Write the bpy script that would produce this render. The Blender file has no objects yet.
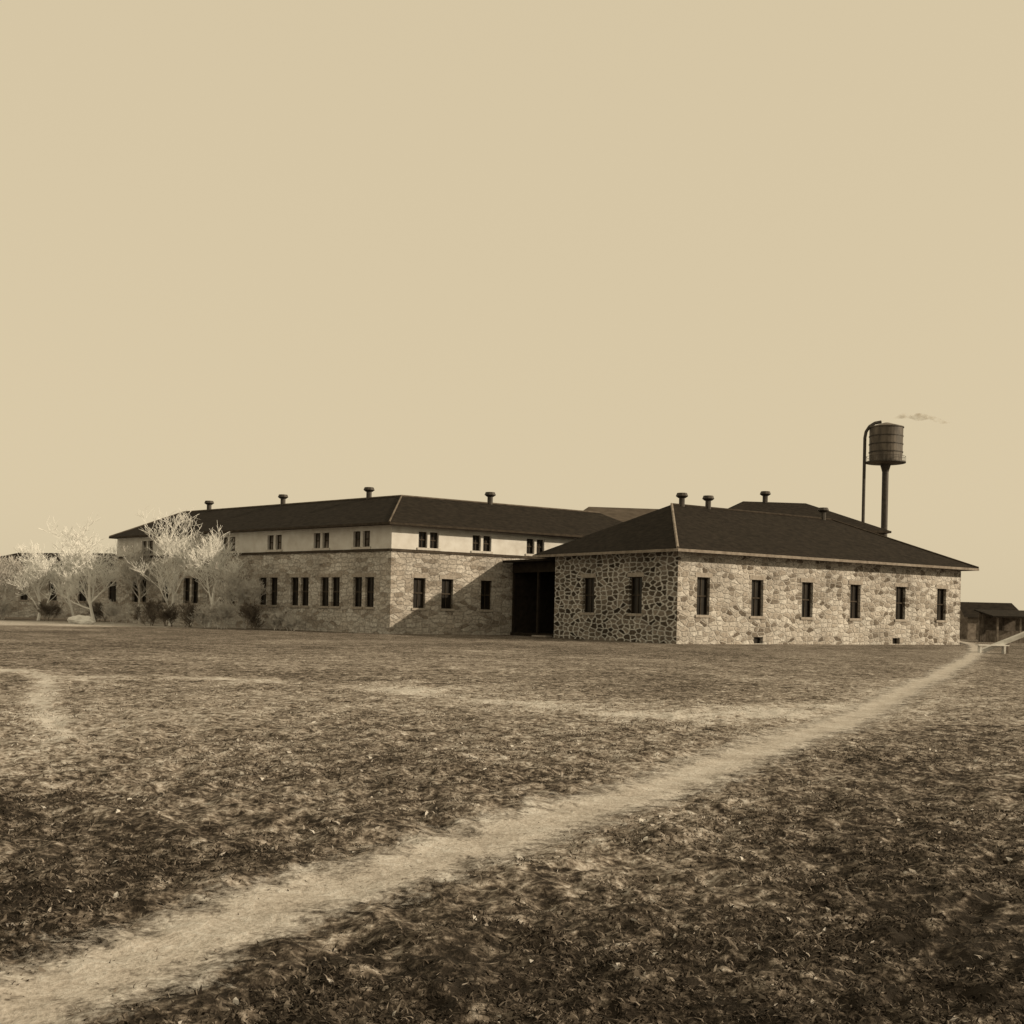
import bpy, math, random, bmesh
import numpy as np
from mathutils import Matrix, Vector
from mathutils import noise as mn
random.seed(4); rng=np.random.default_rng(7)
S=bpy.context.scene
S.view_settings.view_transform='Standard'; S.view_settings.look='None'; S.view_settings.exposure=0
# ---------------------------------------------------------------- camera
cam=bpy.data.cameras.new('camera'); co=bpy.data.objects.new('camera',cam); S.collection.objects.link(co)
cam.lens=40.43; cam.sensor_width=36; cam.shift_y=0.0972; cam.clip_end=20000; cam.clip_start=0.05
r=math.atan(.022); c,s=math.cos(r),math.sin(r)
co.matrix_world=Matrix(((c,-s,0,0),(0,0,-1,0),(s,c,0,1.7),(0,0,0,1)))
S.camera=co
# ---------------------------------------------------------------- light
dR=Vector((.821,.571)); dB=Vector((-.571,.821)); nR=Vector((.571,-.821)) # wing axes
az=math.radians(42); SUNH=nR*math.cos(az)+dR*math.sin(az); EL=math.radians(23)
Ld=Vector((SUNH.x*math.cos(EL),SUNH.y*math.cos(EL),math.sin(EL)))
sl=bpy.data.lights.new('sun','SUN'); sl.energy=4.1; sl.angle=math.radians(.6); sl.color=(1,.82,.58)
so=bpy.data.objects.new('sun',sl); S.collection.objects.link(so); so.rotation_euler=Ld.to_track_quat('Z','Y').to_euler()
W=bpy.data.worlds.new("World"); S.world=W; W.use_nodes=True; nt=W.node_tree; N=nt.nodes; N.clear()
sky=N.new('ShaderNodeTexSky'); sky.sky_type='NISHITA'; sky.sun_disc=False; sky.sun_elevation=EL; sky.sun_rotation=math.atan2(SUNH.x,SUNH.y); sky.dust_density=3
bw=N.new('ShaderNodeRGBToBW'); mr=N.new('ShaderNodeMapRange'); mr.inputs[1].default_value=1; mr.inputs[2].default_value=12; mr.inputs[3].default_value=6.6; mr.inputs[4].default_value=8.4
mx=N.new('ShaderNodeVectorMath'); mx.operation='SCALE'; mx.inputs[0].default_value=(1,.838,.56)
bg=N.new('ShaderNodeBackground'); bg.inputs[1].default_value=.1; ow=N.new('ShaderNodeOutputWorld')
L=nt.links.new; L(sky.outputs[0],bw.inputs[0]); L(bw.outputs[0],mr.inputs[0]); L(mr.outputs[0],mx.inputs['Scale']); L(mx.outputs[0],bg.inputs[0]); L(bg.outputs[0],ow.inputs[0])
# ---------------------------------------------------------------- materials
def sep(v): # neutral value -> warm sepia albedo
    return (v, v*(.80+.2*min(1,v*1.6)), v*(.62+.36*min(1,v*1.6)),1)
def newmat(n):
    m=bpy.data.materials.new(n); m.use_nodes=True; b=m.node_tree.nodes['Principled BSDF']; b.inputs['Roughness'].default_value=.95
    b.inputs['Specular IOR Level'].default_value=.12
    return m,m.node_tree.nodes,m.node_tree.links.new,b
def ramp(N,pts):
    r=N.new('ShaderNodeValToRGB'); e=r.color_ramp.elements
    while len(e)<len(pts): e.new(.5)
    for k,(p,v) in enumerate(pts): e[k].position=p; e[k].color=sep(v)
    return r
def noisy(n,lo,hi,scale=3,det=6,stretch=(1,1,1),bump=.3,rough=.95,spec=.12):
    m,N,L,b=newmat(n); tc=N.new('ShaderNodeTexCoord'); mp=N.new('ShaderNodeMapping'); mp.inputs['Scale'].default_value=stretch
    nz=N.new('ShaderNodeTexNoise'); nz.inputs['Scale'].default_value=scale; nz.inputs['Detail'].default_value=det
    rp=ramp(N,[(.3,lo),(.7,hi)]); L(tc.outputs['Object'],mp.inputs[0]); L(mp.outputs[0],nz.inputs[0]); L(nz.outputs[0],rp.inputs[0]); L(rp.outputs[0],b.inputs['Base Color'])
    if bump:
        bp=N.new('ShaderNodeBump'); bp.inputs['Strength'].default_value=bump; bp.inputs['Distance'].default_value=.03; L(nz.outputs[0],bp.inputs['Height']); L(bp.outputs[0],b.inputs['Normal'])
    b.inputs['Roughness'].default_value=rough; b.inputs['Specular IOR Level'].default_value=spec
    return m
def stone(n,lo,mid,hi,mort,sx=1.9,sy=3.0,mw=.07,warp=.5):
    m,N,L,b=newmat(n); tc=N.new('ShaderNodeTexCoord'); mp=N.new('ShaderNodeMapping'); mp.inputs['Scale'].default_value=(sx,sy,1)
    L(tc.outputs['UV'],mp.inputs[0])
    wn=N.new('ShaderNodeTexNoise'); wn.inputs['Scale'].default_value=2.2; wn.inputs['Detail'].default_value=4
    L(mp.outputs[0],wn.inputs[0])
    ma=N.new('ShaderNodeVectorMath'); ma.operation='MULTIPLY_ADD'; ma.inputs[1].default_value=(warp,warp,warp); L(wn.outputs['Color'],ma.inputs[0]); L(mp.outputs[0],ma.inputs[2])
    v=N.new('ShaderNodeTexVoronoi'); v.voronoi_dimensions='2D'; v.inputs['Scale'].default_value=1; v.inputs['Randomness'].default_value=.8
    e=N.new('ShaderNodeTexVoronoi'); e.voronoi_dimensions='2D'; e.feature='DISTANCE_TO_EDGE'; e.inputs['Scale'].default_value=1; e.inputs['Randomness'].default_value=.8
    L(ma.outputs[0],v.inputs[0]); L(ma.outputs[0],e.inputs[0])
    sc=N.new('ShaderNodeSeparateColor'); L(v.outputs['Color'],sc.inputs[0])
    rp=ramp(N,[(0,lo),(.35,mid),(1,hi)]); L(sc.outputs[0],rp.inputs[0])
    nz=N.new('ShaderNodeTexNoise'); nz.inputs['Scale'].default_value=6; nz.inputs['Detail'].default_value=8; L(tc.outputs['UV'],nz.inputs[0])
    m1=N.new('ShaderNodeMapRange'); m1.inputs[1].default_value=.25; m1.inputs[2].default_value=.75; m1.inputs[3].default_value=.5; m1.inputs[4].default_value=1.45; L(nz.outputs[0],m1.inputs[0])
    sc2=N.new('ShaderNodeVectorMath'); sc2.operation='SCALE'; L(rp.outputs[0],sc2.inputs[0]); L(m1.outputs[0],sc2.inputs['Scale'])
    mk=N.new('ShaderNodeMapRange'); mk.inputs[1].default_value=mw*.3; mk.inputs[2].default_value=mw*2; L(e.outputs['Distance'],mk.inputs[0])
    mix=N.new('ShaderNodeMix'); mix.data_type='RGBA'; mix.inputs[6].default_value=sep(mort); L(mk.outputs[0],mix.inputs[0]); L(sc2.outputs[0],mix.inputs[7])
    n2=N.new('ShaderNodeTexNoise'); n2.inputs['Scale'].default_value=.35; n2.inputs['Detail'].default_value=4; L(tc.outputs['UV'],n2.inputs[0])
    m2=N.new('ShaderNodeMapRange'); m2.inputs[1].default_value=.3; m2.inputs[2].default_value=.7; m2.inputs[3].default_value=.75; m2.inputs[4].default_value=1.15; L(n2.outputs[0],m2.inputs[0])
    s3=N.new('ShaderNodeVectorMath'); s3.operation='SCALE'; L(mix.outputs[2],s3.inputs[0]); L(m2.outputs[0],s3.inputs['Scale'])
    L(s3.outputs[0],b.inputs['Base Color'])
    bp=N.new('ShaderNodeBump'); bp.inputs['Strength'].default_value=.8; bp.inputs['Distance'].default_value=.06
    ad=N.new('ShaderNodeMath'); ad.operation='MULTIPLY_ADD'; ad.inputs[1].default_value=.6; L(nz.outputs[0],ad.inputs[0]); L(mk.outputs[0],ad.inputs[2]); L(ad.outputs[0],bp.inputs['Height']); L(bp.outputs[0],b.inputs['Normal'])
    return m
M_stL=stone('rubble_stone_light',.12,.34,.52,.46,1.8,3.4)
M_stShade=stone('rubble_stone_shaded',.03,.10,.26,.60,1.8,3.4,mw=.085)  # same rubble, stones darkened to paint in the shade of unlit walls
M_st2=stone('ashlar_stone',.26,.42,.54,.44,1.5,3.4,.04)
M_st3=stone('ashlar_stone_b',.20,.36,.48,.40,1.5,3.4,.04)
M_pl=noisy('plaster_band',.52,.66,1.5)
M_tr=noisy('painted_trim',.42,.55,4)
M_lint=noisy('stone_lintel',.24,.38,5)
M_roof=noisy('roof_shingles',.010,.026,2.2,8,(1,1,3))
M_roof2=noisy('roof_shingles_worn',.06,.10,1.5,8,(1,1,3))
M_cap=noisy('ridge_cap',.08,.16,2)
M_fas=noisy('fascia_wood',.16,.28,3)
M_sof=noisy('soffit_wood',.03,.06,3)
M_shade=noisy('recess_shade_boards',.018,.035,3)  # near-black colour paints in the shade of the porch recess
M_gl=noisy('window_glass',.006,.02,.8,2,bump=0,rough=.3,spec=.3)
M_gl2=noisy('window_glass_blind',.03,.3,.7,2,bump=0,rough=.4,spec=.4)
M_fr=noisy('window_frame',.04,.08,3)
M_met=noisy('dark_metal',.02,.05,3,rough=.6,spec=.4)
M_tank=noisy('tank_metal',.03,.16,1.1,6,(1,1,.3),rough=.6,spec=.4)
M_wd=noisy('weathered_wood',.10,.24,3)
M_wh=noisy('white_paint',.55,.75,4)
M_bark=noisy('pale_bark',.72,.85,3,bump=0)
M_bark2=noisy('grey_bark',.42,.62,3,bump=0)
M_bush=noisy('twig_bark',.06,.26,1.5,bump=0)
M_rock=noisy('pale_rock',.6,.8,2)
# ---------------------------------------------------------------- helpers
def empty(n,loc=(0,0,0)):
    o=bpy.data.objects.new(n,None); S.collection.objects.link(o); o.location=loc; return o
def mesh(n,V,F,mat,parent=None,uv=None,smooth=False):
    me=bpy.data.meshes.new(n); me.from_pydata([tuple(v) for v in V],[],F); me.materials.append(mat)
    if uv is not None:
        l=me.uv_layers.new(name='UVMap')
        for p in me.polygons:
            for li in p.loop_indices: l.data[li].uv=uv[me.loops[li].vertex_index]
    if smooth:
        for p in me.polygons: p.use_smooth=True
    o=bpy.data.objects.new(n,me); S.collection.objects.link(o)
    if parent: o.parent=parent
    return o
class B: # batch
    def __init__(s): s.V=[];s.F=[];s.U=[]
    def quad(s,a,b,c,d,uv=None):
        k=len(s.V); s.V+=[a,b,c,d]; s.F.append((k,k+1,k+2,k+3)); s.U+=uv or [(0,0)]*4
    def box(s,o,ax,ay,az):
        o=Vector(o);ax=Vector(ax);ay=Vector(ay);az=Vector(az); k=len(s.V)
        s.V+=[o,o+ax,o+ax+ay,o+ay,o+az,o+ax+az,o+ax+ay+az,o+ay+az]; lx,ly,lz=ax.length,ay.length,az.length
        s.U+=[(0,0),(lx,0),(lx+ly,0),(-ly,0),(0,lz),(lx,lz),(lx+ly,lz),(-ly,lz)]
        for f in ((0,3,2,1),(4,5,6,7),(0,1,5,4),(1,2,6,5),(2,3,7,6),(3,0,4,7)): s.F.append(tuple(k+i for i in f))
    def tube(s,p,q,r0,r1,n=8,capit=True):
        p=Vector(p);q=Vector(q);d=(q-p).normalized(); a=d.orthogonal().normalized(); b=d.cross(a); k=len(s.V)
        for P,R in((p,r0),(q,r1)):
            for i in range(n):
                t=2*math.pi*i/n; s.V.append(P+a*math.cos(t)*R+b*math.sin(t)*R); s.U.append((0,0))
        for i in range(n): j=(i+1)%n; s.F.append((k+i,k+j,k+n+j,k+n+i))
        if capit: s.F.append(tuple(k+n+i for i in range(n))); s.F.append(tuple(k+n-1-i for i in range(n)))
    def out(s,n,mat,parent=None,smooth=False):
        return mesh(n,s.V,s.F,mat,parent,s.U,smooth) if s.V else None
def wall(parent,name,o,d,length,z0,z1,ops,mat,gmat=M_gl,lint=True,nrm=None,sillmat=None):
    d=Vector((d[0],d[1],0)); o=Vector((o[0],o[1],0)); n=Vector((nrm[0],nrm[1],0)).normalized() if nrm else Vector((d.y,-d.x,0))
    P=lambda t,z,e=0: o+d*t+Vector((0,0,z))+n*e
    ts=sorted({0,length}|{x for q in ops for x in q[:2]}); zs=sorted({z0,z1}|{x for q in ops for x in q[2:4]})
    w=B(); g=B(); f=B(); l=B()
    for i in range(len(ts)-1):
        for j in range(len(zs)-1):
            tm=(ts[i]+ts[i+1])/2; zm=(zs[j]+zs[j+1])/2
            if any(q[0]<tm<q[1] and q[2]<zm<q[3] for q in ops): continue
            a,b,c_,e=ts[i],ts[i+1],zs[j],zs[j+1]
            w.quad(P(a,c_),P(b,c_),P(b,e),P(a,e),[(a,c_),(b,c_),(b,e),(a,e)])
    D=.28
    for q in ops:
        a,b,c_,e=q[:4]
        w.quad(P(a,c_),P(a,e),P(a,e,-D),P(a,c_,-D),[(a,c_),(a,e),(a+D,e),(a+D,c_)])
        w.quad(P(b,c_),P(b,e),P(b,e,-D),P(b,c_,-D),[(b,c_),(b,e),(b+D,e),(b+D,c_)])
        w.quad(P(a,e),P(b,e),P(b,e,-D),P(a,e,-D),[(a,e),(b,e),(b,e+D),(a,e+D)])
        w.quad(P(a,c_),P(b,c_),P(b,c_,-D),P(a,c_,-D),[(a,c_),(b,c_),(b,c_+D),(a,c_+D)])
        g.quad(P(a,c_,-D+.02),P(b,c_,-D+.02),P(b,e,-D+.02),P(a,e,-D+.02))
        if e-c_>.8:
            fw=.07; z=Vector((0,0,1))
            f.box(P(a,c_,-D+.05),d*fw,n*.04,z*(e-c_)); f.box(P(b-fw,c_,-D+.05),d*fw,n*.04,z*(e-c_))
            f.box(P(a+fw,(c_+e)/2-.04,-D+.05),d*(b-a-2*fw),n*.05,z*.08)
            f.box(P(a+fw,e-fw,-D+.05),d*(b-a-2*fw),n*.04,z*fw)
            f.box(P((a+b)/2-.02,c_,-D+.045),d*.04,n*.03,z*(e-c_-fw))
            l.box(P(a-.12,c_-.16,-.1),d*(b-a+.24),n*.18,z*.157)
            if lint: l.box(P(a-.18,e+.003,-.1),d*(b-a+.36),n*.13,z*.26)
    w.out(name,mat,parent); g.out(name+'_panes',gmat,parent); f.out(name+'_frames',M_fr,parent); l.out(name+'_sills_lintels',sillmat or M_lint,parent)
def win(t,w,a,b): return (t-w/2,t+w/2,a,b)
def vent(parent,x,y,z,sc=1):
    b=B(); b.tube((x,y,z-.4),(x,y,z+.55*sc),.2*sc,.2*sc,10); b.tube((x,y,z+.5*sc),(x,y,z+.62*sc),.26*sc,.42*sc,10); b.tube((x,y,z+.62*sc),(x,y,z+.82*sc),.42*sc,.34*sc,10); b.out('roof_vent',M_met,parent,False)
def V3(p,z): return Vector((p[0],p[1],z))
def roofpoly(parent,n,faces,mat):
    V=[];F=[]
    for f in faces: k=len(V); V+=f; F.append(tuple(range(k,k+len(f))))
    return mesh(n,V,F,mat,parent)
def caps(parent,lines,r=.09,mat=M_cap):
    b=B()
    for p,q in lines: b.tube(Vector(p)+Vector((0,0,.03)),Vector(q)+Vector((0,0,.03)),r,r,6)
    b.out('ridge_caps',mat,parent)
# ---------------------------------------------------------------- single storey building
A=Vector((9.7,67.6)); LEN=27.8; WID=12.0
b1=empty('single_storey_stone_building')
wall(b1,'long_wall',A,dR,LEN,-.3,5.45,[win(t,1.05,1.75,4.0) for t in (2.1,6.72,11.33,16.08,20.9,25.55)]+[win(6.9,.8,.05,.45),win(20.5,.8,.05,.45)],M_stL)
wall(b1,'end_wall',A,dB,WID,-.3,5.45,[win(t,1.2,1.75,4.0) for t in (3.75,8.37)],M_stShade,nrm=-dR)
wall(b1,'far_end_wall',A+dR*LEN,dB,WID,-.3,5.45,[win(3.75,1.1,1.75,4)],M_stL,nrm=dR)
wall(b1,'back_wall',A+dB*WID,dR,LEN,-.3,5.45,[win(t,1.1,1.75,4) for t in (9,14)],M_stShade,nrm=dB)
OV=.85; ZE=5.46; OB=1.4
def P1(t,w): return A+dR*t+dB*w
c0,c1,c2,c3=P1(-OV,-OV),P1(LEN+OV,-OV),P1(LEN+OV,WID+OB),P1(-OV,WID+OB)
r0,r1=P1(5,6.1),P1(20.8,6.1); ZR=8.95
roofpoly(b1,'roof',[[V3(c0,ZE+.12),V3(c1,ZE+.12),V3(r1,ZR),V3(r0,ZR)],[V3(c1,ZE+.12),V3(c2,ZE+.12),V3(r1,ZR)],[V3(c2,ZE+.12),V3(c3,ZE+.12),V3(r0,ZR),V3(r1,ZR)],[V3(c3,ZE+.12),V3(c0,ZE+.12),V3(r0,ZR)]],M_roof)
def eave(parent,cs,z,h=.2,mat=M_fas):
    f=B(); k=len(cs)
    for i in range(k):
        a=cs[i];b=cs[(i+1)%k]; d=(b-a).normalized(); n=Vector((d.y,-d.x))
        f.box(V3(a,z-h+.1),V3(b-a,0),V3(n*.05,0),(0,0,h))
    f.out('eave_fascia',mat,parent)
    mesh('soffit',[V3(p,z+.004) for p in cs],[tuple(range(k))],M_sof,parent)
eave(b1,[c0,c1,c2,c3],ZE,.17)
caps(b1,[(V3(c0,ZE+.12),V3(r0,ZR))],.09,M_fas)
caps(b1,[(V3(c1,ZE+.12),V3(r1,ZR)),(V3(r0,ZR),V3(r1,ZR))],.07,M_sof)
for t,q in((5.9,1.0),(8.3,1.0),(19.9,1)): p=P1(t,6.1); vent(b1,p.x,p.y,ZR,q)
lt=B(); p=P1(LEN+.05,1.5); lt.box(V3(p,2.9),V3(dR*1.6,-.5),V3(dB*6,0),(0,0,.14)); lt.out('leanto_roof',M_roof,b1)
lt=B()
for w in(1.6,4.4,7.2): p=P1(LEN+1.4,w); lt.box(V3(p,-.1),V3(dR*.12,0),V3(dB*.12,0),(0,0,2.55))
p=P1(LEN+.05,7.3); lt.box(V3(p,-.1),V3(dR*1.5,0),V3(dB*.1,0),(0,0,2.4)); lt.out('leanto_posts',M_sof,b1)
# ---------------------------------------------------------------- two storey building
E=Vector((-8.23,77.6)); dL=Vector((-.744,.668)); nL=Vector((-.668,-.744))
b2=empty('two_storey_stone_building')
ZS=5.72; ZT=7.38; RL=24.; LL=36.
rw=[win(t,.95,1.8,3.86) for t in(2.25,4.5,7.77)]+[win(13.4,.95,1.8,3.86)]
wall(b2,'ground_floor_wall_a',E,dR,RL,-.3,ZS,rw,M_st3,nrm=nR)
lw=[win(t,.92,1.8,3.86) for t in (2.15,3.4,5.8,7.02,9.3,10.5,13.05,14.4,18.5,19.8,23.6,24.8,28,31.5,32.8)]
wall(b2,'ground_floor_wall_b',E,dL,LL,-.3,ZS,lw,M_st2,nrm=nL)
up=[]
for t in(2.9,7.3,12,17): up+=[win(t-.45,.7,5.95,7.05),win(t+.45,.7,5.95,7.05)]
wall(b2,'upper_wall_a',E,dR,RL,ZS,ZT,up,M_pl,lint=False,nrm=nR,sillmat=M_tr)
up=[]
for t in(3.1,7.5,13.05,19,25,31): up+=[win(t-.5,.75,5.95,7.05),win(t+.5,.75,5.95,7.05)]
wall(b2,'upper_wall_b',E,dL,LL,ZS,ZT,up,M_pl,M_gl2,lint=False,nrm=nL,sillmat=M_tr)
sc=B(); sc.box(V3(E,ZS-.12),V3(dR*RL,0),V3(nR*.07,0),(0,0,.18)); sc.box(V3(E,ZS-.12),V3(dL*LL,0),V3(nL*.07,0),(0,0,.18)); sc.out('string_course',M_fr,b2)
WL=8.;WR=10.
def inter(p,d,q,e):
    det=d.x*(-e.y)+e.x*d.y; r_=q-p; t=(r_.x*(-e.y)+e.x*r_.y)/det; return p+d*t
I=inter(E-nR*WR,dR,E-nL*WL,dL)
Lend=E+dL*LL; Rend=E+dR*RL
Lin=Lend-nL*WL; Rin=Rend-nR*WR
for a,b_,nm in((Lend,Lin,'left_end_wall'),(Lin,I,'inner_wall_b'),(I,Rin,'inner_wall_a'),(Rin,Rend,'right_end_wall')):
    d=(b_-a); ln=d.length; d.normalize(); wall(b2,nm,a,d,ln,-.3,ZT,[win(t,1,1.8,3.86) for t in np.arange(2.5,ln-2,4.)],M_st2,nrm=(-d.y,d.x) if (Vector((-d.y,d.x)).dot((a+b_)/2-(E+I)/2)>0) else (d.y,-d.x))
o=.8
Oc=inter(E+nR*o,dR,E+nL*o,dL)
Ic=inter(E-nR*(WR+o),dR,E-nL*(WL+o),dL)
Le=Oc+dL*(LL+2*o-1); Re=Oc+dR*(RL+2*o)
Lie=Le-nL*(WL+2*o); Rie=Re-nR*(WR+2*o)
Pk=inter(E-nR*WR/2,dR,E-nL*WL/2,dL)+Vector((.5,0)); ZP=9.9; ZQ=ZT+.1
RLk=Pk+dL*28.6; RRk=Pk+dR*18.5
f=lambda p,z:V3(p,z)
roofpoly(b2,'roof',[[f(Oc,ZQ),f(Pk,ZP),f(RLk,ZP),f(Le,ZQ)],[f(Le,ZQ),f(RLk,ZP),f(Lie,ZQ)],[f(Lie,ZQ),f(RLk,ZP),f(Pk,ZP),f(Ic,ZQ)],
  [f(Oc,ZQ),f(Re,ZQ),f(RRk,ZP),f(Pk,ZP)],[f(Re,ZQ),f(Rie,ZQ),f(RRk,ZP)],[f(Rie,ZQ),f(Ic,ZQ),f(Pk,ZP),f(RRk,ZP)]],M_roof)
fb=B()
for a,b_ in((Oc,Le),(Oc,Re),(Le,Lie),(Re,Rie)):
    d=(b_-a); n=Vector((d.y,-d.x)).normalized()
    if n.dot(a-I)<0:n=-n
    fb.box(V3(a,ZQ-.14),V3(d,0),V3(n*.04,0),(0,0,.15))
fb.out('eave_fascia',M_sof,b2)
mesh('soffit',[V3(p,ZT+.004) for p in(Oc,Re,Rie,Ic,Lie,Le)],[(0,1,2,3,4,5)],M_sof,b2)
caps(b2,[(f(Oc,ZQ),f(Pk,ZP)),(f(Pk,ZP),f(RLk,ZP)),(f(Pk,ZP),f(RRk,ZP)),(f(Le,ZQ),f(RLk,ZP))],.06,M_cap)
for t in(3.6,14.1,24.6): p=Pk+dL*t; vent(b2,p.x,p.y,ZP,1)
p=Pk+dR*7.7; vent(b2,p.x,p.y,ZP,1.05)
def hipblock(parent,nm,c,ax,hl,hw,z0,ze,zr,rl,mat,wmat=M_st2,ov=.8):
    c=Vector(c);ax=Vector(ax).normalized();ay=Vector((-ax.y,ax.x))
    Q=lambda a,b_:c+ax*a+ay*b_
    cs=[Q(-hl,-hw),Q(hl,-hw),Q(hl,hw),Q(-hl,hw)]
    for i in range(4):
        a=cs[i];b_=cs[(i+1)%4];d=(b_-a);ln=d.length;d.normalize()
        wall(parent,nm+'_wall_%d'%(i+1),a,d,ln,z0,ze,[win(t,1.,1.8,3.8) for t in np.arange(2.5,ln-1.5,3.6)],wmat,nrm=(d.y,-d.x))
    e=[Q(-hl-ov,-hw-ov),Q(hl+ov,-hw-ov),Q(hl+ov,hw+ov),Q(-hl-ov,hw+ov)]; a=Q(-rl,0);b_=Q(rl,0); z=ze+.1
    roofpoly(parent,nm+'_roof',[[f(e[0],z),f(e[1],z),f(b_,zr),f(a,zr)],[f(e[1],z),f(e[2],z),f(b_,zr)],[f(e[2],z),f(e[3],z),f(a,zr),f(b_,zr)],[f(e[3],z),f(e[0],z),f(a,zr)]],mat)
    eave(parent,e,ze+.01,.18,M_sof)
hipblock(b2,'rear_wing',(9.6,96.5),(1,.12),6.5,5,-.3,7.55,10.6,3.4,M_roof2)
hipblock(b2,'central_block',(24.2,107),(1,.1),7.5,6,-.3,9.4,12.4,3.0,M_roof)
p=(23.3,106.9); vent(b2,p[0],p[1],12.35,1.25)
# recessed link between the buildings: open porch, its shade painted into near-black boards
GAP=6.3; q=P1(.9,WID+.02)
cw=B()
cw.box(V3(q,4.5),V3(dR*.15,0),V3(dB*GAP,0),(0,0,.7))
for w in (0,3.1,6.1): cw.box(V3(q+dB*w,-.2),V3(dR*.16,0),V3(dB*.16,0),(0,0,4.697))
cw.box(V3(q+dR*5,-.2),V3(dR*.25,0),V3(dB*GAP,0),(0,0,5.4)); cw.out('porch_frame',M_shade,b2)
dk=B(); dk.box(V3(q-dR*.1,-.1),V3(dR*5.05,0),V3(dB*(GAP-.02),0),(0,0,.3)); dk.out('porch_floor',M_shade,b2)
ln=B(); ln.box(V3(P1(1.0,WID+.03),.21),V3(dR*4,0),V3(dB*.05,0),(0,0,4.9)); ln.box(V3(q+dB*(GAP-.09)+dR*.2,.21),V3(dR*4.7,0),V3(dB*.05,0),(0,0,4.9)); ln.out('porch_shade_lining',M_shade,b2)  # near-black sheets over both side walls, recess shade put into their colour
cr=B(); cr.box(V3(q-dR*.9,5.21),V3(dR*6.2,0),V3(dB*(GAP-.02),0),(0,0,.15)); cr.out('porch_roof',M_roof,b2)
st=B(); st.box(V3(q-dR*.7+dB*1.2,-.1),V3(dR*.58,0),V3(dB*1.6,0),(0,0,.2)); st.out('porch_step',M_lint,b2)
# ---------------------------------------------------------------- far-left wing
b3=empty('low_stone_wing_building')
hipblock(b3,'low_wing',(-48,123),(.95,-.3),11,4.5,-.3,4.7,6.9,6,M_roof,M_st2)
# ---------------------------------------------------------------- sheds (right)
b4=empty('wooden_shed')
sh=B(); sh.box((43.6,110,-.1),(5.2,.6,0),(-.5,4,0),(0,0,2.2)); sh.out('shed_walls',M_wd,b4)
roofpoly(b4,'shed_roof',[[Vector((43.1,109.5,2.1)),Vector((49.4,110.2,2.1)),Vector((48.8,112.4,3.6)),Vector((43.2,111.8,3.6))],[Vector((43.2,111.8,3.6)),Vector((48.8,112.4,3.6)),Vector((48.5,114.9,2.1)),Vector((42.8,114.2,2.1))]],M_roof)
mesh('shed_gable',[(43.6,110,2.1),(43.1,114,2.1),(43.25,111.9,3.55),(48.8,110.6,2.1),(48.3,114.6,2.1),(48.5,112.4,3.55)],[(0,1,2),(3,5,4)],M_wd,b4)
sh=B(); sh.box((45,109.97,0),(1.2,.14,0),(0,.05,0),(0,0,1.7)); sh.box((47,110.2,.8),(.8,.09,0),(0,.05,0),(0,0,.7)); sh.out('shed_door',M_gl,b4)
b5=empty('open_storage_shed')
sh=B()
for i in range(3): sh.box((40.5+i*1.9,96,-.1),(.15,0,0),(0,.15,0),(0,0,2.2)); sh.box((40.5+i*1.9,99,-.1),(.15,0,0),(0,.15,0),(0,0,2.7))
sh.box((40.3,99.2,-.1),(4.3,0,0),(0,.1,0),(0,0,2.7)); sh.box((40.6,97,-.1),(3.6,0,0),(0,1.5,0),(0,0,1.1)); sh.out('posts',M_wd,b5)
sh=B(); sh.box((40,95.6,2.1),(4.9,0,0),(0,4,.55),(0,0,.12)); sh.out('lean_roof',M_roof,b5)
b6=empty('wooden_ramp')
rp=B(); a=Vector((25.7,62.6,.12)); e=Vector((30.5,61.6,2.35)); dd=e-a; sd=Vector((.2,.98,0))
for i in range(5): rp.box(a+sd*(i*.22),dd,sd*.2,(0,0,.07))
rp.box(a-sd*.06+Vector((0,0,-.12)),dd,sd*.06,(0,0,.22)); rp.out('ramp_planks',M_wh,b6)
rp=B()
for k in(.25,.5,.75,.98):
    p=a+dd*k
    for w in(.02,.95): rp.box(p+sd*w-Vector((0,0,p.z+.1)),(.1,0,0),(0,.1,0),(0,0,p.z+.04))
rp.out('ramp_posts',M_wd,b6)
bn=empty('wooden_bench')
rp=B(); rp.box((25.2,62,.42),(1.7,.1,0),(-.03,.4,0),(0,0,.06)); rp.out('seat',M_wh,bn)
rp=B()
for x in(25.3,26.6): rp.box((x,62.05,-.05),(.08,0,0),(0,.34,0),(0,0,.465))
rp.out('legs',M_wh,bn)
# ---------------------------------------------------------------- water tower
wt=empty('water_tower'); cx,cy=41.85,130
def lathe(n,prof,mat,parent,seg=28,x=cx,y=cy,smooth=False):
    V=[];F=[]
    for (rr,z) in prof:
        for i in range(seg): t=2*math.pi*i/seg; V.append((x+rr*math.cos(t),y+rr*math.sin(t),z))
    for j in range(len(prof)-1):
        for i in range(seg): k=(i+1)%seg; F.append((j*seg+i,j*seg+k,(j+1)*seg+k,(j+1)*seg+i))
    return mesh(n,V,F,mat,parent,None,smooth)
lathe('tank',[(.33,19.2),(1.8,19.4),(1.84,23.4)],M_tank,wt,32)
lathe('tank_roof',[(1.93,23.35),(1.93,23.45),(.3,23.95),(.02,23.97)],M_tank,wt)
for z in(20.6,21.5,22.4): lathe('tank_hoop',[(1.82,z-.05),(1.88,z-.05),(1.88,z+.05),(1.82,z+.05)],M_met,wt)
lathe('riser_pipe',[(.42,-.2),(.42,1.2),(.36,1.4),(.36,18.4),(.6,19.25)],M_met,wt,14)
lathe('balcony',[(1.7,19.4),(2.2,19.4),(2.2,19.53),(1.7,19.53)],M_met,wt)
rl=B()
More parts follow.
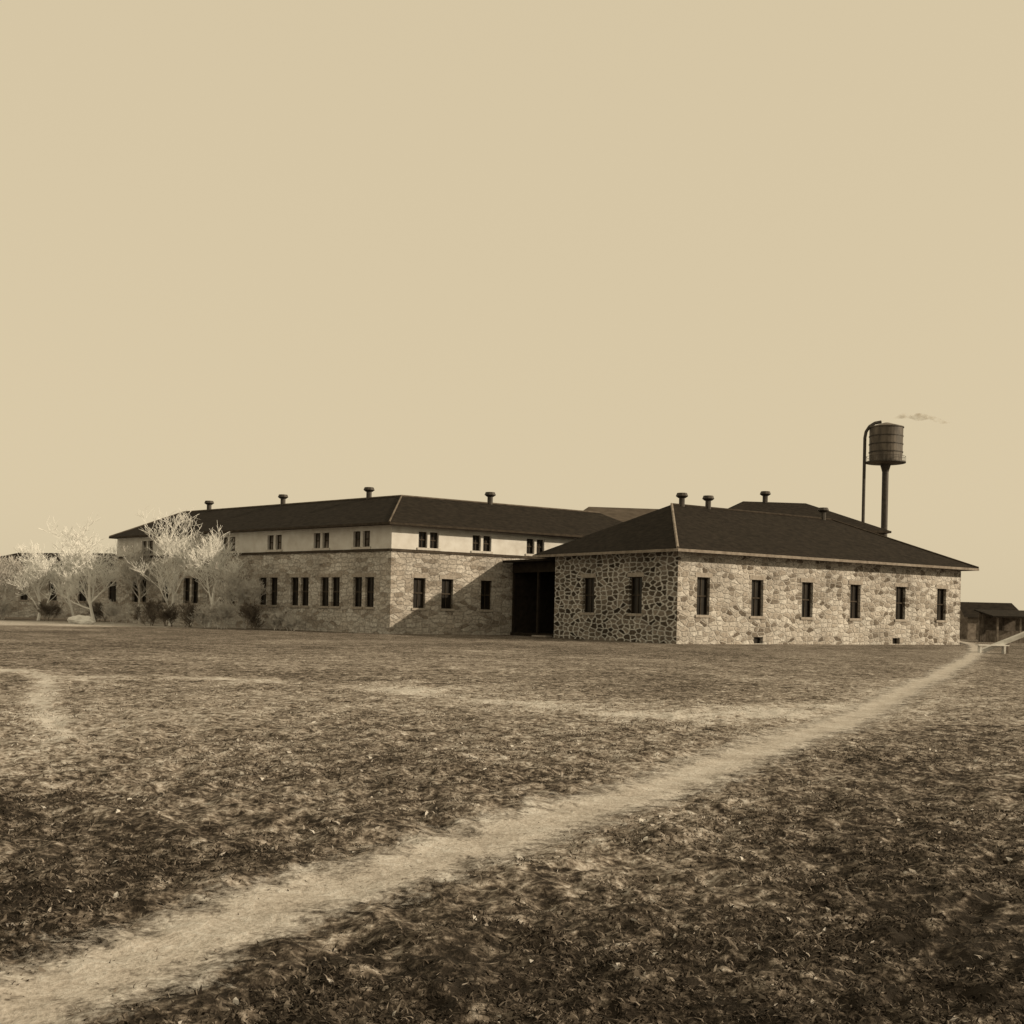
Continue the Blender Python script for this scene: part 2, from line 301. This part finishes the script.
for i in range(16):
    t=2*math.pi*i/16; t2=2*math.pi*(i+1)/16; p=Vector((cx+2.15*math.cos(t),cy+2.15*math.sin(t),19.5)); q=Vector((cx+2.15*math.cos(t2),cy+2.15*math.sin(t2),19.5))
    rl.tube(p,p+Vector((0,0,.6)),.02,.02,5); rl.tube(p+Vector((0,0,.6)),q+Vector((0,0,.6)),.02,.02,5)
rl.out('railing',M_met,wt)
st=B(); sx=cx-2.4; pts=[(sx,cy,-.2),(sx,cy,12),(sx,cy,22.2),(sx+.12,cy,22.9),(sx+.5,cy,23.5),(sx+1.1,cy,23.9),(sx+1.8,cy,24.05)]
for i in range(len(pts)-1): st.tube(pts[i],pts[i+1],.18,.18,10)
st.out('flue_pipe',M_met,wt)
# smoke
sm,N_,L_,b_=newmat('smoke'); N_.remove(b_); out=[n for n in N_ if n.type=='OUTPUT_MATERIAL'][0]
pv=N_.new('ShaderNodeVolumePrincipled'); pv.inputs['Color'].default_value=(.7,.62,.5,1)
tc=N_.new('ShaderNodeTexCoord'); nz=N_.new('ShaderNodeTexNoise'); nz.inputs['Scale'].default_value=1.5; nz.inputs['Detail'].default_value=4; mr=N_.new('ShaderNodeMapRange'); mr.inputs[1].default_value=.42; mr.inputs[2].default_value=.75; mr.inputs[4].default_value=2.2
L_(tc.outputs['Object'],nz.inputs[0]); L_(nz.outputs[0],mr.inputs[0]); L_(mr.outputs[0],pv.inputs['Density']); L_(pv.outputs[0],out.inputs['Volume'])
V=[];F=[];seg=12
for i in range(18):
    u=i/17; xx=cx+.9+u*6.8; rr=.05+.42*math.sin(math.pi*u**.7)+.1*math.sin(u*19); rr=max(.03,rr); zz=24.5+.3*math.sin(u*5)+.1*math.sin(u*13)
    for k in range(seg): t=2*math.pi*k/seg; V.append((xx,cy+rr*math.cos(t),zz+rr*.8*math.sin(t)))
for j in range(17):
    for i in range(seg): k=(i+1)%seg; F.append((j*seg+i,j*seg+k,(j+1)*seg+k,(j+1)*seg+i))
F.append(tuple(range(seg-1,-1,-1))); F.append(tuple(17*seg+i for i in range(seg)))
mesh('smoke',V,F,sm)
# ---------------------------------------------------------------- trees
def tree(name,x,y,h,mat,trunk_r=.16,levels=5,spread=.6,seed=1,stems=1,first=.22,kids=(6,5,4,3,2),lenf=.5,tw=.014):
    rd=random.Random(seed); V=[];F=[]
    def seg(p,q,r0,r1,n):
        d=(q-p).normalized(); a=d.orthogonal().normalized(); b=d.cross(a); k=len(V)
        for P,R in((p,r0),(q,r1)):
            for i in range(n): t=2*math.pi*i/n; V.append(P+a*math.cos(t)*R+b*math.sin(t)*R)
        for i in range(n): j=(i+1)%n; F.append((k+i,k+j,k+n+j,k+n+i))
    def grow(p,d,ln,r,lv):
        n=6 if lv==0 else (4 if lv<2 else 3); k=4 if lv<3 else (2 if lv<5 else 1); pts=[p]; dd=d.copy()
        for i in range(k):
            dd=(dd+Vector((rd.gauss(0,.13),rd.gauss(0,.13),rd.gauss(0,.08)+.06))).normalized(); q=pts[-1]+dd*ln/k
            if q.z<.15:q.z=.15
            rr0=r*(1-.6*i/k); rr1=r*(1-.6*(i+1)/k); seg(pts[-1],q,max(rr0,tw),max(rr1,tw*.8),n); pts.append(q)
        if lv>=levels: return
        for c_ in range(kids[lv]+rd.randint(0,1)):
            u=rd.uniform(first if lv==0 else .25,1); i=min(k-1,int(u*k)); b=pts[i].lerp(pts[i+1],u*k-i)
            side=Vector((rd.gauss(0,1),rd.gauss(0,1),rd.gauss(0,.35))).normalized(); nd=(dd*(.75)+side*spread*1.1).normalized(); nd=(nd+Vector((0,0,.22))).normalized()
            grow(b,nd,ln*rd.uniform(.55,.75),r*(1-.6*u)*.62,lv+1)
    for s_ in range(stems):
        d=Vector((rd.gauss(0,.1 if stems==1 else .35),rd.gauss(0,.1 if stems==1 else .35),1)).normalized()
        grow(Vector((x+rd.gauss(0,.05*stems),y+rd.gauss(0,.05*stems),-.1)),d,h*lenf,trunk_r,0)
    return mesh(name,V,F,mat)
tree('bare_tree',-35.6,98,8.4,M_bark,.17,5,.75,11)
tree('bare_tree',-27.0,91,8.4,M_bark,.17,5,.7,12)
tree('bare_tree',-22.7,86.5,7.4,M_bark,.18,5,.75,13)
tree('bare_tree',-41.5,101,7.0,M_bark,.15,5,.7,14)
tree('bare_tree',-46.,104,7.0,M_bark2,.15,5,.7,15)
tree('bare_tree',-39.,103,7.0,M_bark,.12,5,.7,19)
tree('bare_tree',-31,96,6.6,M_bark2,.13,5,.7,16)
tree('bare_tree',-19.6,84.5,5.0,M_bark2,.1,5,.8,17)
tree('bare_tree',-51.5,108,7.0,M_bark2,.14,5,.7,18)
for i,(x,y,h) in enumerate([(-20.6,82.5,2.4),(-18.6,82.3,2.2),(-16.9,82.,1.6),(-24,85,2.2),(-15.6,81.2,1.2),(-28,89,2.2),(-31.5,92,2.),(-26,87.2,1.8),(-22.3,84,2.),(-40,99,1.9),(-45,101,2.2),(-36.5,102,2.),(-49,104,2.2)]):
    tree('bare_bush',x,y,h,M_bush if i%2 else M_bark2,.03,4,.8,40+i,5,.1,(5,4,3,3),.5,.01)
bm=bmesh.new(); bmesh.ops.create_icosphere(bm,subdivisions=4,radius=1)
for v in bm.verts:
    k=1+.3*mn.noise(v.co*1.4)+.12*mn.noise(v.co*4); v.co=Vector((v.co.x*k*1.05,v.co.y*k*.6,max(-.2,v.co.z*k*.45)))
me=bpy.data.meshes.new('boulder'); bm.to_mesh(me); me.materials.append(M_rock); ob=bpy.data.objects.new('pale_boulder',me); S.collection.objects.link(ob); ob.location=(-33.6,90,.2)
# ---------------------------------------------------------------- ground
def vnoise(x,y,sc,seed):
    x=x/sc+seed*17.3; y=y/sc+seed*9.1; xi=np.floor(x).astype(np.int64); yi=np.floor(y).astype(np.int64); fx=x-xi; fy=y-yi
    fx=fx*fx*(3-2*fx); fy=fy*fy*(3-2*fy)
    def h(a,b):
        n=(a*374761393+b*668265263+seed*982451653)&0x7fffffff; n=((n^(n>>13))*1274126177)&0x7fffffff; n=(n^(n>>16))&0xffff; return n/65535.
    return (h(xi,yi)*(1-fx)+h(xi+1,yi)*fx)*(1-fy)+(h(xi,yi+1)*(1-fx)+h(xi+1,yi+1)*fx)*fy
PATH=np.array([(-2.9,3.2),(-2.35,4.1),(-2.0,4.78),(-1.75,5.56),(-1.32,6.55),(-.744,7.64),(-.09,8.74),(.78,10.2),(2.04,12.5),(4.08,16.3),(6.2,20.6),(8.8,26),(13.4,36),(20.3,51),(25.,62),(34,84),(38,100)])
def smooth(P,it=3):
    for _ in range(it):
        Q=[P[0]]
        for i in range(len(P)-1): Q+= [P[i]*.75+P[i+1]*.25,P[i]*.25+P[i+1]*.75]
        P=np.array(Q+[P[-1]])
    return P
PS=smooth(PATH)
def dist_poly(x,y,P):
    D=np.full(x.shape,1e9)
    for i in range(len(P)-1):
        a=P[i];b=P[i+1];d=b-a;l=(d**2).sum()
        if l<1e-9: continue
        t=np.clip(((x-a[0])*d[0]+(y-a[1])*d[1])/l,0,1); q=np.hypot(x-a[0]-t*d[0],y-a[1]-t*d[1]); D=np.minimum(D,q)
    return D
STK=smooth(np.array([(-12.1,27.2),(-5,26),(-2.4,24.7),(1.5,19.8),(3.1,19),(6.7,22.7)]),2)
TRK=smooth(np.array([(-16,29.5),(-12.2,28.3),(-10.6,26.5),(-8.2,20),(-6.4,16),(-5.5,14.2)]),2)
def hgt(x,y,dp,rr):
    far=np.clip((62-rr)/30,0,1)
    near=np.clip(dp/.8,0,1)
    def at(sc): return np.clip(sc/(rr*.016),0,1)
    h=.10*(vnoise(x,y,4,1)-.5)*far
    h+=(.06*(vnoise(x,y,.5,2)-.5)*at(.5)+.085*(vnoise(x,y,.19,3)-.5)*at(.19)+.05*(vnoise(x,y,.09,4)-.5)*at(.09)+.024*(vnoise(x,y,.04,5)-.5)*at(.04))*(.16+.84*near)*np.clip((120-rr)/60,0,1)
    h-=.03*(1-near)*far
    return h
ang=np.concatenate([np.linspace(-180,-36,50)[:-1],np.linspace(-36,36,680),np.linspace(36,180,50)[1:-1]])*math.pi/180
rad=[0.8]
while rad[-1]<6000: rad.append(rad[-1]*(1.0065 if 3.6<rad[-1]<55 else 1.03))
rad=np.array(rad); AA,RR=np.meshgrid(ang,rad)
X=RR*np.sin(AA); Y=RR*np.cos(AA); x=X.ravel();y=Y.ravel();rr=RR.ravel()
dp=np.full(x.shape,50.); m_=rr<110; dp[m_]=dist_poly(x[m_],y[m_],PS)
z=hgt(x,y,dp,rr)
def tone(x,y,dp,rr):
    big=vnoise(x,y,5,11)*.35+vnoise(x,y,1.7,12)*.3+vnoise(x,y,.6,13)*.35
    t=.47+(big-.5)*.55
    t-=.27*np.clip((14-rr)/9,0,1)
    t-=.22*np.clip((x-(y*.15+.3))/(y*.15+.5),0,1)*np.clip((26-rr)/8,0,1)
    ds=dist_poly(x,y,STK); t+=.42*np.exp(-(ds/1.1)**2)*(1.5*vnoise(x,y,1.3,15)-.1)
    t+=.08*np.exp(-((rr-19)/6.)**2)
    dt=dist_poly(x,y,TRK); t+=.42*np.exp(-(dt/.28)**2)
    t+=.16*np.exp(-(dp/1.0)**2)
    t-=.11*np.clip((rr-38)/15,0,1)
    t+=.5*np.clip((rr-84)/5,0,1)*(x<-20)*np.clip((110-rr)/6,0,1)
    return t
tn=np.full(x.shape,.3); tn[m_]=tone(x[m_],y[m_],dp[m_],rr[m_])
nr,na=len(rad),len(ang)
i=np.arange(nr-1)[:,None]*na; j=np.arange(na)[None,:]; j2=(j+1)%na
F=np.stack([i+j,i+j2,i+na+j2,i+na+j],-1).reshape(-1,4)[:, ::-1]
def npmesh(n,co_,F,mat,attrs={},smooth=True):
    me=bpy.data.meshes.new(n); me.vertices.add(len(co_)); me.vertices.foreach_set('co',co_.astype(np.float32).ravel()); k=F.shape[1]
    me.loops.add(F.size); me.loops.foreach_set('vertex_index',F.astype(np.int32).ravel()); me.polygons.add(len(F)); me.polygons.foreach_set('loop_start',(np.arange(len(F))*k).astype(np.int32))
    me.update(calc_edges=True)
    me.polygons.foreach_set('use_smooth',np.full(len(F),smooth))
    for a,v in attrs.items():
        at=me.attributes.new(a,'FLOAT','POINT'); at.data.foreach_set('value',v.astype(np.float32))
    me.materials.append(mat); o=bpy.data.objects.new(n,me); S.collection.objects.link(o); return o
gm,N_,L_,b_=newmat('field_sod')
at=N_.new('ShaderNodeAttribute'); at.attribute_name='tone'; tc=N_.new('ShaderNodeTexCoord')
def nzz(sc,det,dist=0):
    n=N_.new('ShaderNodeTexNoise'); n.inputs['Scale'].default_value=sc; n.inputs['Detail'].default_value=det; n.inputs['Distortion'].default_value=dist; n.inputs['Roughness'].default_value=.6; L_(tc.outputs['Object'],n.inputs[0]); return n
n1=nzz(1.6,4,.3); n2=nzz(6,4,.3); n3=nzz(20,4,.2)
def mad(a,mul,add):
    n=N_.new('ShaderNodeMath'); n.operation='MULTIPLY_ADD'; L_(a,n.inputs[0]); n.inputs[1].default_value=mul
    if isinstance(add,(int,float)): n.inputs[2].default_value=add
    else: L_(add,n.inputs[2])
    return n.outputs[0]
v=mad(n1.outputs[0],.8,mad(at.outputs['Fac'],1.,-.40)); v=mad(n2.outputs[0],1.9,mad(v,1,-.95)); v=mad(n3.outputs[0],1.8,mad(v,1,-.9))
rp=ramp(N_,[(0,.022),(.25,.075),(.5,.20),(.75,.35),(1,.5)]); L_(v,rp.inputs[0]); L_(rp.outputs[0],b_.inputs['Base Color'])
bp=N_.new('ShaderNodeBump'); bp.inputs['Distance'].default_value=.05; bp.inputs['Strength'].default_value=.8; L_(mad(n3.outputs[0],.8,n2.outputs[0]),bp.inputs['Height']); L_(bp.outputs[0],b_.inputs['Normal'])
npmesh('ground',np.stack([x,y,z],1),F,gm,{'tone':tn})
# footpath sheet
seglen=np.hypot(*(PS[1:]-PS[:-1]).T); cum=np.concatenate([[0],np.cumsum(seglen)])
ss=[0]
while ss[-1]<cum[-1]: ss.append(ss[-1]+max(.04,.006*(3+ss[-1])))
ss=np.array(ss); px=np.interp(ss,cum,PS[:,0]); py=np.interp(ss,cum,PS[:,1]); tx=np.gradient(px);ty=np.gradient(py); l=np.hypot(tx,ty); nx,ny=-ty/l,tx/l
nw=33; ws=np.linspace(-1,1,nw); HW=.78
wob=.16*(vnoise(ss,ss*0,1.3,21)-.5)+.09*(vnoise(ss,ss*0,.4,22)-.5)
GX=px[:,None]+nx[:,None]*(ws*HW+wob[:,None]); GY=py[:,None]+ny[:,None]*(ws*HW+wob[:,None])
gx=GX.ravel();gy=GY.ravel(); gd=dist_poly(gx,gy,PS); gr=np.hypot(gx,gy)
gz=hgt(gx,gy,gd,gr)+.008+.0005*gr
i=np.arange(len(ss)-1)[:,None]*nw; j=np.arange(nw-1)[None,:]; FP=np.stack([i+j,i+nw+j,i+nw+j+1,i+j+1],-1).reshape(-1,4)[:, ::-1]
pm,N_,L_,b_=newmat('trodden_earth')
tc=N_.new('ShaderNodeTexCoord'); at=N_.new('ShaderNodeAttribute'); at.attribute_name='edge'
n1=nzz(2.2,6,.3); n2=nzz(9,5,.5); n3=nzz(32,4)
rp=ramp(N_,[(.25,.20),(.5,.40),(.8,.60)]); L_(mad(n3.outputs[0],.5,mad(n2.outputs[0],.5,mad(n1.outputs[0],.5,-.25))),rp.inputs[0]); L_(rp.outputs[0],b_.inputs['Base Color'])
bp=N_.new('ShaderNodeBump'); bp.inputs['Distance'].default_value=.025; bp.inputs['Strength'].default_value=.8; L_(mad(n3.outputs[0],.6,n2.outputs[0]),bp.inputs['Height']); L_(bp.outputs[0],b_.inputs['Normal'])
a_=mad(at.outputs['Fac'],-1.4,mad(n1.outputs[0],1.2,mad(n2.outputs[0],1.3,mad(n3.outputs[0],.8,-.86))))
mr=N_.new('ShaderNodeMapRange'); mr.inputs[1].default_value=-.2; mr.inputs[2].default_value=.4; L_(a_,mr.inputs[0]); L_(mr.outputs[0],b_.inputs['Alpha'])
npmesh('footpath',np.stack([gx,gy,gz],1),FP,pm,{'edge':np.repeat(np.abs(ws)[None,:],len(ss),0).ravel()})
# ---------------------------------------------------------------- short trampled grass
NT=48000
lr=rng.uniform(math.log(3.3),math.log(30),NT); ga=rng.uniform(-32,32,NT)*math.pi/180; gr=np.exp(lr); gx=gr*np.sin(ga); gy=gr*np.cos(ga)
gd=dist_poly(gx,gy,PS); cl=vnoise(gx,gy,.4,31)*.5+vnoise(gx,gy,1.6,32)*.5
keep=(rng.random(NT)<np.clip((gd-.15)/.9,.05,1)*np.clip((cl-.3)/.35,.05,1)*np.clip((30-gr)/18,0,1)); gx,gy,gr,gd=[q[keep] for q in(gx,gy,gr,gd)]
nb=5; n=len(gx); bx=np.repeat(gx,nb);by=np.repeat(gy,nb);br=np.repeat(gr,nb)
bx=bx+rng.normal(0,.05,n*nb)*(1+br*.05); by=by+rng.normal(0,.05,n*nb)*(1+br*.05)
bd=dist_poly(bx,by,PS); bz=hgt(bx,by,bd,np.hypot(bx,by))-.004
hh=rng.uniform(.008,.03,n*nb); th=rng.uniform(0,2*math.pi,n*nb); ln=rng.uniform(.8,2.6,n*nb)*hh; lt_=rng.uniform(0,2*math.pi,n*nb); w=rng.uniform(.0025,.006,n*nb)*(1+br*.04)
big=rng.random(n*nb)<.03; w=np.where(big,w*3.,w) # fallen leaves
v0=np.stack([bx-w*np.cos(th),by-w*np.sin(th),bz],1); v1=np.stack([bx+w*np.cos(th),by+w*np.sin(th),bz],1)
mxp=np.stack([bx+ln*.4*np.cos(lt_),by+ln*.4*np.sin(lt_),bz+hh*.75],1); v2=mxp+np.stack([w*.8*np.cos(th),w*.8*np.sin(th),w*0],1); v3=mxp-np.stack([w*.8*np.cos(th),w*.8*np.sin(th),w*0],1)
v4=np.stack([bx+ln*np.cos(lt_),by+ln*np.sin(lt_),bz+hh],1)
VV=np.stack([v0,v1,v2,v3,v4],1).reshape(-1,3); k=np.arange(n*nb)*5
FF=np.concatenate([np.stack([k,k+1,k+2],1),np.stack([k,k+2,k+3],1),np.stack([k+3,k+2,k+4],1)])
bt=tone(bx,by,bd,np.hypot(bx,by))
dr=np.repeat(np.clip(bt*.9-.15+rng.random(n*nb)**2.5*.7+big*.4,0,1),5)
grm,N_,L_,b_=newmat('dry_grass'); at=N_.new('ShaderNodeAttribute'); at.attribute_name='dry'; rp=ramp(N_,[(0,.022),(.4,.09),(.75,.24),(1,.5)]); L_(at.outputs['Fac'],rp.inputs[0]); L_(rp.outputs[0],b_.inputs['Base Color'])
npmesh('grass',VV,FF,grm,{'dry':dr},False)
